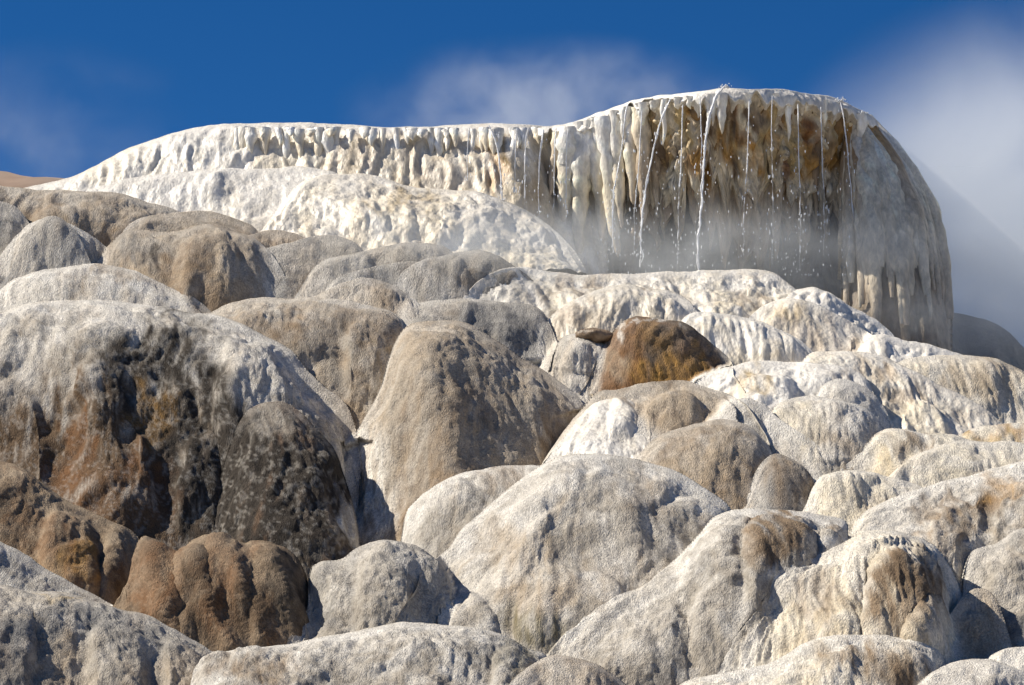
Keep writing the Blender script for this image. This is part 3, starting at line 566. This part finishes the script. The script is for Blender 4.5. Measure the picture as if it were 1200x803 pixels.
mound('big left mound with dark algae-stained face below a dusty white top', [(-60, 400), (-20, 378), (0, 369), (27, 358), (67, 352), (111, 352), (151, 354), (188, 359), (220, 365), (250, 368), (280, 378), (310, 393), (338, 408), (358, 432), (378, 452), (402, 470), (415, 500), (424, 560)], 680, 0.60, 100, 'pale', flare=(0.3, 0.05), lobes=
      [([(-30, 480), (0, 445), (20, 444), (40, 460), (54, 488), (64, 520), (66, 560)], 640, 0.10, 40, 'brown algae-stained lobe'),
       ([(80, 470), (88, 430), (110, 412), (140, 415), (155, 440)], 520, 0.10, 26),
       ([(70, 580), (76, 500), (100, 460), (140, 455), (165, 490), (185, 540), (200, 600)], 660, 0.09, 45, 'rusty brown lobe'),
       ([(145, 510), (150, 462), (172, 440), (205, 440), (228, 470), (240, 520)], 620, 0.08, 36, 'dark mossy lobe'),
       ([(200, 560), (212, 520), (232, 505), (255, 520), (262, 560)], 650, 0.10, 30),
       ([(245, 470), (250, 410), (275, 392), (305, 402), (335, 425), (370, 470), (390, 520)], 600, 0.12, 45, 'pale grey shoulder')],
      lit_crust=0.75, fill=0.2, speck=0.16, caul=0.010, cfreq=5.5, lump=0.06, smear=1.4, stains=[
          (120, 545, 200, 125, 'umber', 1.3), (185, 440, 85, 60, 'dark', 1.2), (225, 530, 80, 110, 'dark', 1.3), (215, 395, 40, 34, 'dark', .75), (60, 560, 120, 110, 'umber', .85), (130, 580, 90, 60, 'rust', .75), (110, 520, 40, 50, 'umber', .7),  # algae darks, deepened to paint in the shadow lying over this face
          (185, 480, 30, 50, 'ochre', .35), (150, 600, 70, 50, 'umber', .7), (230, 645, 140, 40, 'umber', 1.2), (150, 690, 240, 80, 'umber', 1.4), (25, 510, 40, 50, 'umber', .7), (95, 510, 16, 40, 'rust', .6), (240, 600, 50, 70, 'dark', .8), (60, 400, 70, 20, 'grey', .5)], spine=[([(270, 380), (330, 430), (380, 490), (405, 560)], 0.18, 40), ([(120, 370), (110, 430), (130, 520), (140, 610)], 0.16, 45)])  # umber along the foot paints in a shadowed shelf
mound('black-stained lump with pale crusted top beside the big dark algae-stained mound', [(250, 600), (262, 545), (278, 500), (292, 480), (310, 472), (333, 471), (356, 487), (376, 508), (393, 529), (404, 560), (416, 600), (424, 650)], 690, 0.34, 60, 'dark',
      caul=0.012, cfreq=7, lit_crust=0.3, smear=1.2, flare=(0.1, 0.1), fillet=0.3, fill=0.0, speck=0.24, stains=[(310, 580, 130, 100, 'dark', 1.5), (318, 488, 34, 16, 'grey', .8), (414, 610, 14, 70, 'chalk', .9)])
mound('brown knobbly ridge under the dark algae-stained mound', [(-50, 525), (0, 540), (27, 550), (50, 567), (77, 585), (101, 597), (131, 610), (156, 623), (164, 640), (168, 690)], 770, 0.40, 55, 'brown',
      [([(40, 650), (48, 610), (66, 588), (90, 592), (112, 612), (122, 650)], 740, 0.12, 30), ([(112, 680), (120, 628), (135, 612), (154, 624), (162, 660)], 750, 0.10, 26)],
      lit_crust=0.65, fill=0.0, speck=0.25, caul=0.008, cfreq=6, stains=[(95, 655, 34, 40, 'ochre', .6), (10, 600, 40, 40, 'umber', .6), (30, 630, 30, 20, 'umber', .6)])
mound('row of rusty brown folds dropping into shade beside the speckled grey mound', [(148, 690), (156, 650), (166, 629), (184, 633), (204, 648), (214, 643), (230, 630), (262, 626), (284, 637), (296, 634), (320, 637), (345, 650), (358, 672), (366, 710), (372, 755)], 800, 0.30, 45, 'brown',
      [([(158, 690), (162, 640), (180, 632), (204, 644), (214, 690)], 780, 0.05, 24), ([(208, 690), (212, 645), (228, 634), (240, 650), (250, 690)], 780, 0.05, 22), ([(236, 690), (242, 640), (262, 630), (280, 645), (296, 700)], 780, 0.05, 24), ([(290, 690), (296, 640), (310, 634), (330, 642), (352, 665), (362, 710)], 790, 0.05, 26, 'black-stained fold')],
      lit_crust=0.35, speck=0.2, lump=0.05, fillet=0.45, fill=0.0, flare=(0.8, 0.2), wob=1.6, caul=0.007, stains=[(330, 690, 34, 60, 'dark', .8), (190, 680, 40, 50, 'rust', .6), (235, 700, 16, 50, 'umber', .9), (265, 690, 30, 60, 'rust', .5), (295, 720, 24, 40, 'umber', .9), (210, 740, 40, 30, 'umber', .6), (250, 760, 60, 20, 'tan', .5)], spine=[([(172, 632), (188, 700), (215, 765)], 0.10, 14), ([(222, 638), (242, 700), (268, 755)], 0.11, 13), ([(262, 632), (288, 690), (305, 745)], 0.12, 14), ([(312, 638), (335, 690), (345, 745)], 0.12, 15)])
mound('pale small mound leaning on the big white dome', [(464, 660), (474, 607), (485, 589), (508, 570), (534, 557), (575, 548), (620, 545), (655, 550), (690, 565)], 720, 0.36, 50, 'pale', caul=0.008, lit_crust=0.85, stains=[(600, 565, 40, 20, 'tan', .5), (520, 620, 40, 40, 'grey', .5)])
mound('speckled grey mound between rusty folds and the big white dome', [(358, 720), (362, 674), (372, 660), (398, 655), (420, 641), (450, 633), (478, 637), (502, 649), (522, 668), (535, 700)], 790, 0.38, 50, 'ash', caul=0.013, cfreq=8, lit_crust=0.45, stains=[(380, 700, 20, 50, 'slate', .5)],
      lobes=[([(405, 720), (412, 665), (430, 642), (455, 638), (485, 650), (500, 690)], 780, 0.12, 30)])
mound('big white dome streaked tan and grey at the centre of the slope', [(436, 790), (466, 722), (487, 691), (497, 664), (524, 644), (540, 622), (562, 603), (588, 578), (615, 558), (640, 542), (660, 534), (700, 531), (735, 535), (765, 543), (800, 556), (830, 575), (855, 595), (866, 630)], 800, 0.58, 85, 'pale',
      [([(596, 720), (606, 685), (622, 664), (645, 654), (682, 654), (710, 665), (738, 688), (752, 720)], 790, 0.09, 32), ([(508, 740), (514, 700), (530, 684), (550, 684), (570, 702), (588, 735)], 790, 0.07, 30),
       ([(566, 660), (580, 620), (610, 585), (640, 580), (655, 610), (660, 650)], 760, 0.04, 35)],
      lit_crust=0.8, flute=0.006, ffreq=12, stains=[(740, 600, 70, 60, 'grey', .6), (760, 580, 30, 40, 'tan', .4), (620, 735, 46, 34, 'moss', .75), (640, 690, 60, 30, 'sand', .6), (600, 640, 50, 30, 'sand', .5), (690, 690, 50, 25, 'sand', .4)], spine=[([(680, 540), (640, 600), (600, 660), (560, 730)], 0.11, 44), ([(720, 545), (745, 600), (750, 660)], 0.10, 40)])
mound('tall grey crusted mound beside the tan fluted lobe', [(1122, 720), (1130, 668), (1142, 644), (1166, 637), (1187, 624), (1205, 618), (1260, 605)], 800, 0.36, 45, 'grey', lit_crust=0.75, caul=0.01)
mound('grey-white mound with a brown hollow under its crest', [(600, 830), (640, 766), (680, 728), (717, 701), (757, 684), (800, 646), (820, 624), (835, 607), (860, 597), (892, 596), (935, 599), (968, 604), (992, 612), (1000, 640)], 840, 0.46, 65, 'ash',
      [([(866, 660), (874, 620), (890, 602), (920, 602), (950, 612), (962, 650)], 740, 0.16, 26, 'brown overhanging lobe'), ([(952, 660), (962, 620), (980, 610), (1000, 620), (1006, 650)], 720, 0.10, 22),
       ([(680, 800), (700, 745), (740, 715), (790, 700), (815, 740)], 840, 0.10, 40), ([(800, 740), (812, 690), (840, 660), (880, 660), (905, 700), (915, 760)], 830, 0.10, 40)],
      lit_crust=0.8, caul=0.009, stains=[(910, 632, 46, 34, 'tan', 1.2), (915, 645, 30, 22, 'umber', .6), (980, 622, 20, 12, 'tan', .8), (770, 720, 90, 60, 'chalk', .4)], spine=[([(850, 605), (815, 660), (760, 720), (700, 790)], 0.22, 45), ([(850, 640), (870, 700), (890, 770)], 0.12, 35)])
mound('cream saddle-shaped mound with fluted brown fans', [(896, 700), (906, 676), (917, 666), (952, 653), (985, 637), (1010, 624), (1040, 620), (1070, 627), (1095, 640), (1115, 665), (1128, 700), (1135, 740)], 800, 0.42, 55, 'cream',
      [([(1002, 760), (1012, 690), (1028, 655), (1055, 640), (1085, 650), (1106, 680), (1118, 730)], 800, 0.16, 40, 'brown fluted fan'), ([(1052, 770), (1062, 735), (1082, 705), (1100, 700), (1112, 740)], 800, 0.10, 26)],
      lit_crust=0.6, flute=0.016, ffreq=20, stains=[(1060, 695, 50, 60, 'tan', 1.2), (1075, 675, 35, 35, 'umber', .6), (960, 705, 40, 34, 'tan', .6), (1075, 735, 30, 30, 'sand', .5)], spine=[([(1012, 630), (998, 690), (985, 760)], 0.18, 28), ([(1040, 628), (1075, 680), (1085, 740)], 0.14, 30)])
mound('tan fluted lobe between the brown fan and the tall grey mound', [(1070, 795), (1090, 755), (1112, 722), (1132, 696), (1150, 690), (1166, 700), (1178, 730), (1190, 770)], 830, 0.16, 40, 'tan', flute=0.010, ffreq=20, lit_crust=0.5, fillet=0.35, flare=(0.6, 0.5), stains=[(1150, 730, 40, 40, 'sand', .5)])
mound('grey mound under the brown knobbly ridge', [(-50, 615), (-20, 626), (0, 634), (22, 645), (45, 661), (68, 674), (95, 689), (120, 702), (140, 716), (160, 745)], 830, 0.36, 50, 'ash', lit_crust=0.6)
mound('warm grey knobbly mound with a yellow-tinged crest and shadowed notch', [(-60, 690), (0, 685), (30, 692), (67, 694), (101, 702), (145, 715), (172, 721), (196, 733), (222, 748), (252, 766), (264, 792), (268, 840)], 850, 0.45, 55, 'grey',
      [([(-30, 760), (-10, 715), (10, 705), (35, 720), (45, 760)], 840, 0.12, 28), ([(92, 790), (100, 745), (125, 722), (160, 730), (182, 765)], 850, 0.12, 30), ([(186, 800), (192, 755), (205, 742), (228, 755), (245, 790)], 850, 0.12, 26)],
      lit_crust=0.6, caul=0.011, stains=[(75, 700, 40, 8, 'gold', .6), (200, 800, 60, 40, 'sand', .5), (60, 780, 50, 40, 'sand', .35)])
mound('low broad grey-white mound under the big white dome', [(218, 820), (234, 784), (252, 767), (286, 760), (336, 755), (370, 748), (400, 743), (434, 735), (467, 730), (501, 731), (534, 734), (568, 737), (592, 746), (615, 758), (640, 768), (656, 800)], 850, 0.42, 50, 'ash',
      [([(424, 830), (440, 795), (470, 779), (510, 782), (535, 805)], 850, 0.10, 26), ([(570, 830), (575, 775), (595, 755), (620, 764), (640, 800)], 850, 0.10, 24)],
      lit_crust=0.85, caul=0.011, stains=[(300, 785, 60, 22, 'tan', .7), (610, 775, 40, 22, 'moss', .5), (570, 770, 40, 20, 'slate', .4)], spine=[([(380, 750), (350, 790), (330, 830)], 0.10, 30), ([(500, 735), (520, 790), (530, 830)], 0.10, 30)])
mound('tan low mound at the foot of the grey-white mound', [(585, 830), (600, 798), (625, 778), (650, 768), (690, 775), (720, 790), (745, 815)], 850, 0.25, 40, 'tan', lit_crust=0.6)
mound('white-edged mound with brown knobbly crest at the slope foot', [(770, 830), (800, 800), (840, 790), (894, 779), (920, 768), (945, 752), (975, 745), (1020, 743), (1050, 746), (1086, 755), (1106, 770), (1118, 810)], 850, 0.38, 45, 'cream', lit_crust=0.75, caul=0.0125, cfreq=8,
      stains=[(1030, 770, 80, 22, 'tan', .85), (1070, 785, 40, 20, 'umber', .5), (970, 758, 20, 8, 'tan', .6)])
mound('white smooth hump behind the low pale hump at the slope foot', [(1130, 800), (1156, 772), (1176, 762), (1205, 757), (1250, 752)], 850, 0.25, 35, 'white', lit_crust=0.7)
mound('low pale hump at the slope foot beside the brown-crested mound', [(1060, 830), (1075, 803), (1096, 785), (1123, 775), (1156, 773), (1183, 780), (1205, 790), (1240, 820)], 850, 0.28, 35, 'pale', lit_crust=0.7)

# ------------------------------------------------------------------ falling water
def bead_mesh(parts):
    """water: a list of (path, radii) strands joined into one body"""
    V, F, o = [], [], 0
    for path, rad in parts:
        n, sides = len(path), 6
        a = np.linspace(0, 2 * math.pi, sides, endpoint=False)
        ring = np.stack([np.cos(a), np.sin(a), 0 * a], -1)
        v = path[:, None] + ring[None] * rad[:, None, None]
        i = np.arange(n * sides).reshape(n, sides) + o; j = np.roll(i, -1, 1)
        V.append(v.reshape(-1, 3)); F.append(np.stack([i[:-1], i[1:], j[1:], j[:-1]], -1).reshape(-1, 4)); o += n * sides
    return np.vstack(V), np.vstack(F)
def drop(p, r, stretch=1.6):
    t = np.linspace(-1, 1, 6)
    return p + np.stack([0 * t, 0 * t, -t * r * stretch], -1), r * np.sqrt(np.maximum(1 - t * t, 0.002))
def stream(label, pts, w, Y, solid=0.6, seed=0, strands=2):
    g = np.random.default_rng(900 + seed)
    c = curve(pts, 2.0); n = len(c); parts = []
    for k in range(strands):
        t = np.linspace(0, 1, n); z = np.zeros(n)
        jx = 1.4 * (k + 0.6) * perlin(np.stack([t * n / 11, z + seed + k * 9, z], -1)) * (0.3 + t)
        r = w / 420.0 * (0.75 if k else 1.0) * (0.55 + 0.75 * np.abs(perlin(np.stack([t * n / 14.0, z + seed + 5 + k, z], -1))) + 0.12 * g.random(n))
        r *= 1 - 0.35 * t
        gap = perlin(np.stack([t * n / 8, z + seed + 31 + k, z], -1)) + (t - solid) * 1.2
        r = np.where(gap > 0.18 + 0.25 * g.random(n), 0.0006, r) * g.uniform(0.55, 1.25, n)
        parts.append((P(c[:, 0] + jx, c[:, 1], Y - 0.02 * k), r))
    for k in range(int(n * 0.3)):
        q = c[min(int(n * g.random() ** 0.6), n - 1)]
        parts.append(drop(P(q[0] + g.normal(0, 4), q[1] + g.uniform(-3, 6), Y + g.normal(0, 0.05)), g.uniform(0.0025, 0.0065), g.uniform(1.5, 4)))
    V, F = bead_mesh(parts)
    return tag(mesh_obj('water_stream', V, F, MAT_WATER), label, 'water stream', 'streams of falling water')
stream('short white water stream falling over the ochre stain on the terrace wall', [(573, 147), (577, 156), (583, 174), (587, 208), (589, 238)], 5.5, 30.05, 1.1, 1)
stream('thin water thread between the ochre wall stain and the drapery columns', [(619, 150), (616, 168), (615, 191), (615, 241)], 3.5, 30.1, 0.8, 2)
stream('broken water thread falling close beside the white drapery columns', [(637, 152), (634, 172), (632, 194), (631, 221), (632, 258)], 4.5, 30.1, 0.45, 3)
stream('faint water thread just inside the white drapery columns', [(736, 122), (733, 134), (728, 177), (719, 228), (718, 268), (719, 296)], 3.5, 29.85, 0.7, 4)
stream('long water stream falling past ochre stalactites next to the faint thread', [(786, 116), (780, 127), (771, 154), (761, 198), (753, 248), (750, 313)], 5.5, 29.55, 0.8, 5, 3)
stream('thickest water stream falling from the splash at the top of the lip', [(849, 101), (838, 116), (829, 147), (825, 191), (822, 238), (818, 282), (819, 317)], 7.0, 29.35, 0.9, 6, 3)
stream('thin water thread behind the thickest stream', [(820, 112), (821, 130), (822, 170), (821, 230)], 3.0, 29.5, 0.4, 7)
stream('thin water thread running down beside the long curtain columns', [(985, 120), (989, 140), (992, 167), (997, 221), (1001, 268), (1000, 320)], 3.5, 30.0, 0.7, 8)
stream('broken beads of water falling in front of the brown stalactites', [(905, 112), (904, 150), (905, 200), (906, 260), (905, 310)], 2.5, 29.45, 0.1, 9)
for k, (x0, x1, yb_, Yv, lb) in enumerate([(752, 744, 300, 29.7, 'hair-thin broken thread between the faint thread and the long water stream'),
                                     (800, 795, 305, 29.45, 'hair-thin broken thread between the long stream and the thickest stream'),
                                     (878, 872, 300, 29.45, 'hair-thin broken thread between the thickest stream and the falling beads'),
                                     (935, 938, 318, 29.6, 'hair-thin broken thread beside the falling beads on their curtain side'),
                                     (962, 966, 300, 29.75, 'hair-thin broken thread beside the long thread at the curtain columns')]):
    stream(lb, [(x0, lipc(x0) + 14), (x0 + (x1 - x0) * 0.4, 190), (x1, 245), (x1 - 1, yb_)], 3.0, Yv, 0.35, 40 + k, 2)
for k, (x0, yb_, lb) in enumerate([(548, 214, 'short drip thread on the tan wall side of the ochre stain'), (604, 226, 'short drip thread between the ochre stain and the thin water thread'),
                               (650, 250, 'short drip thread on the outermost drapery column of the inner corner'), (664, 262, 'short drip thread between the first two white drapery columns')]):
    stream(lb, [(x0 + 2, 150), (x0, 175), (x0 - 1, yb_)], 3.0, 30.05, 0.5, 60 + k, 2)
def splash(label, px, py, Y, r, n, seed):
    g = np.random.default_rng(seed); parts = []
    for k in range(n):
        a = g.normal(size=3) * np.array((r, r * 0.6, r * 0.8)); a[2] = abs(a[2])
        parts.append(drop(P(px, py, Y) + a, g.uniform(0.004, 0.013) * (1 - 0.4 * np.linalg.norm(a) / (3 * r)), 1.1))
    V, F = bead_mesh(parts)
    tag(mesh_obj('water_splash', V, F, MAT_WATER), label, 'water splash', 'splashes on the terrace lip')
splash('tallest splash where the thickest stream leaves the lip', 850, 104, 29.6, 0.022, 40, 1)
splash('bright splash above the thin thread beside the curtain columns', 985, 120, 30.2, 0.026, 40, 2)
splash('small white splash at the shoulder where the curtain begins', 1011, 134, 30.35, 0.022, 30, 3)
def droplets():
    g = np.random.default_rng(77); parts = []
    for k in range(320):
        x = g.uniform(690, 1000); y = lipc(x) + 40 + 190 * g.random() ** 0.7
        parts.append(drop(P(x, min(y, 322), g.uniform(29.3, 30.2)), g.uniform(0.002, 0.0055), g.uniform(1.2, 4)))
    V, F = bead_mesh(parts)
    tag(mesh_obj('water_droplets', V, F, MAT_WATER), 'scattered water droplets falling below the overhanging lip', 'water drops', kind='stuff')
droplets()

# ------------------------------------------------------------------ steam
def steam(label, px, py, Y, half, dens, ns, lo_, hi_, seed, shear=0.0):
    m = bpy.data.materials.new('steam'); m.use_nodes = True; nd, lk = m.node_tree.nodes, m.node_tree.links
    nd.clear()
    out = N(nd, 'ShaderNodeOutputMaterial'); pv = N(nd, 'ShaderNodeVolumePrincipled'); pv.inputs['Color'].default_value = (0.90, 0.95, 1.0, 1)
    pv.inputs['Anisotropy'].default_value = 0.0
    tc = N(nd, 'ShaderNodeTexCoord'); le = N(nd, 'ShaderNodeVectorMath', operation='LENGTH'); lk.new(tc.outputs['Object'], le.inputs[0])
    r1 = N(nd, 'ShaderNodeMapRange', interpolation_type='SMOOTHSTEP'); r1.inputs[1].default_value = 0.15; r1.inputs[2].default_value = 0.98; r1.inputs[3].default_value = 1; r1.inputs[4].default_value = 0
    lk.new(le.outputs['Value'], r1.inputs[0])
    geo = N(nd, 'ShaderNodeNewGeometry'); mp = N(nd, 'ShaderNodeMapping'); mp.inputs['Location'].default_value = (seed * 3.1, seed * 1.7, 0)
    lk.new(geo.outputs['Position'], mp.inputs['Vector'])
    no = N(nd, 'ShaderNodeTexNoise', i_Scale=ns, i_Detail=4.0, i_Roughness=0.55, i_Distortion=0.4); lk.new(mp.outputs[0], no.inputs['Vector'])
    r2 = N(nd, 'ShaderNodeMapRange', interpolation_type='SMOOTHSTEP'); r2.inputs[1].default_value = lo_; r2.inputs[2].default_value = hi_; r2.inputs[3].default_value = 0; r2.inputs[4].default_value = dens
    lk.new(no.outputs['Fac'], r2.inputs[0])
    mu = N(nd, 'ShaderNodeMath', operation='MULTIPLY'); lk.new(r1.outputs[0], mu.inputs[0]); lk.new(r2.outputs[0], mu.inputs[1])
    lk.new(mu.outputs[0], pv.inputs['Density']); lk.new(pv.outputs[0], out.inputs['Volume'])
    V = np.array([(x, y, z) for x in (-1, 1) for y in (-1, 1) for z in (-1, 1)], float)
    F = np.array([(0, 1, 3, 2), (4, 6, 7, 5), (0, 4, 5, 1), (2, 3, 7, 6), (0, 2, 6, 4), (1, 5, 7, 3)])
    o = mesh_obj('steam', V, F, m, smooth=False); o.location = P(px, py, Y).tolist(); o.scale = half
    tag(o, label, 'steam', kind='stuff'); return o
steam('big bank of grey steam drifting up behind the terrace curtain', 1235, 290, 31.7, (3.3, 2.4, 2.8), 0.95, 0.8, 0.20, 0.62, 1)
steam('wisp of steam rising behind the step in the terrace rim', 650, 135, 32.6, (2.4, 1.3, 0.9), 0.6, 1.7, 0.36, 0.72, 2)
steam('faint veil of steam over the brown hill', 30, 165, 34.0, (2.4, 1.4, 1.2), 0.13, 1.3, 0.38, 0.70, 3)
steam('thin mist hanging under the overhang', 800, 305, 29.6, (3.4, 0.9, 0.66), 0.95, 1.5, 0.32, 0.66, 4)
steam('thin mist over the grey mounds below the cream apron', 560, 285, 28.7, (2.1, 0.8, 0.5), 0.9, 1.5, 0.32, 0.68, 5)
steam('mist at the foot of the terrace curtain', 1085, 380, 29.6, (1.1, 0.8, 0.5), 0.9, 1.5, 0.30, 0.66, 6)
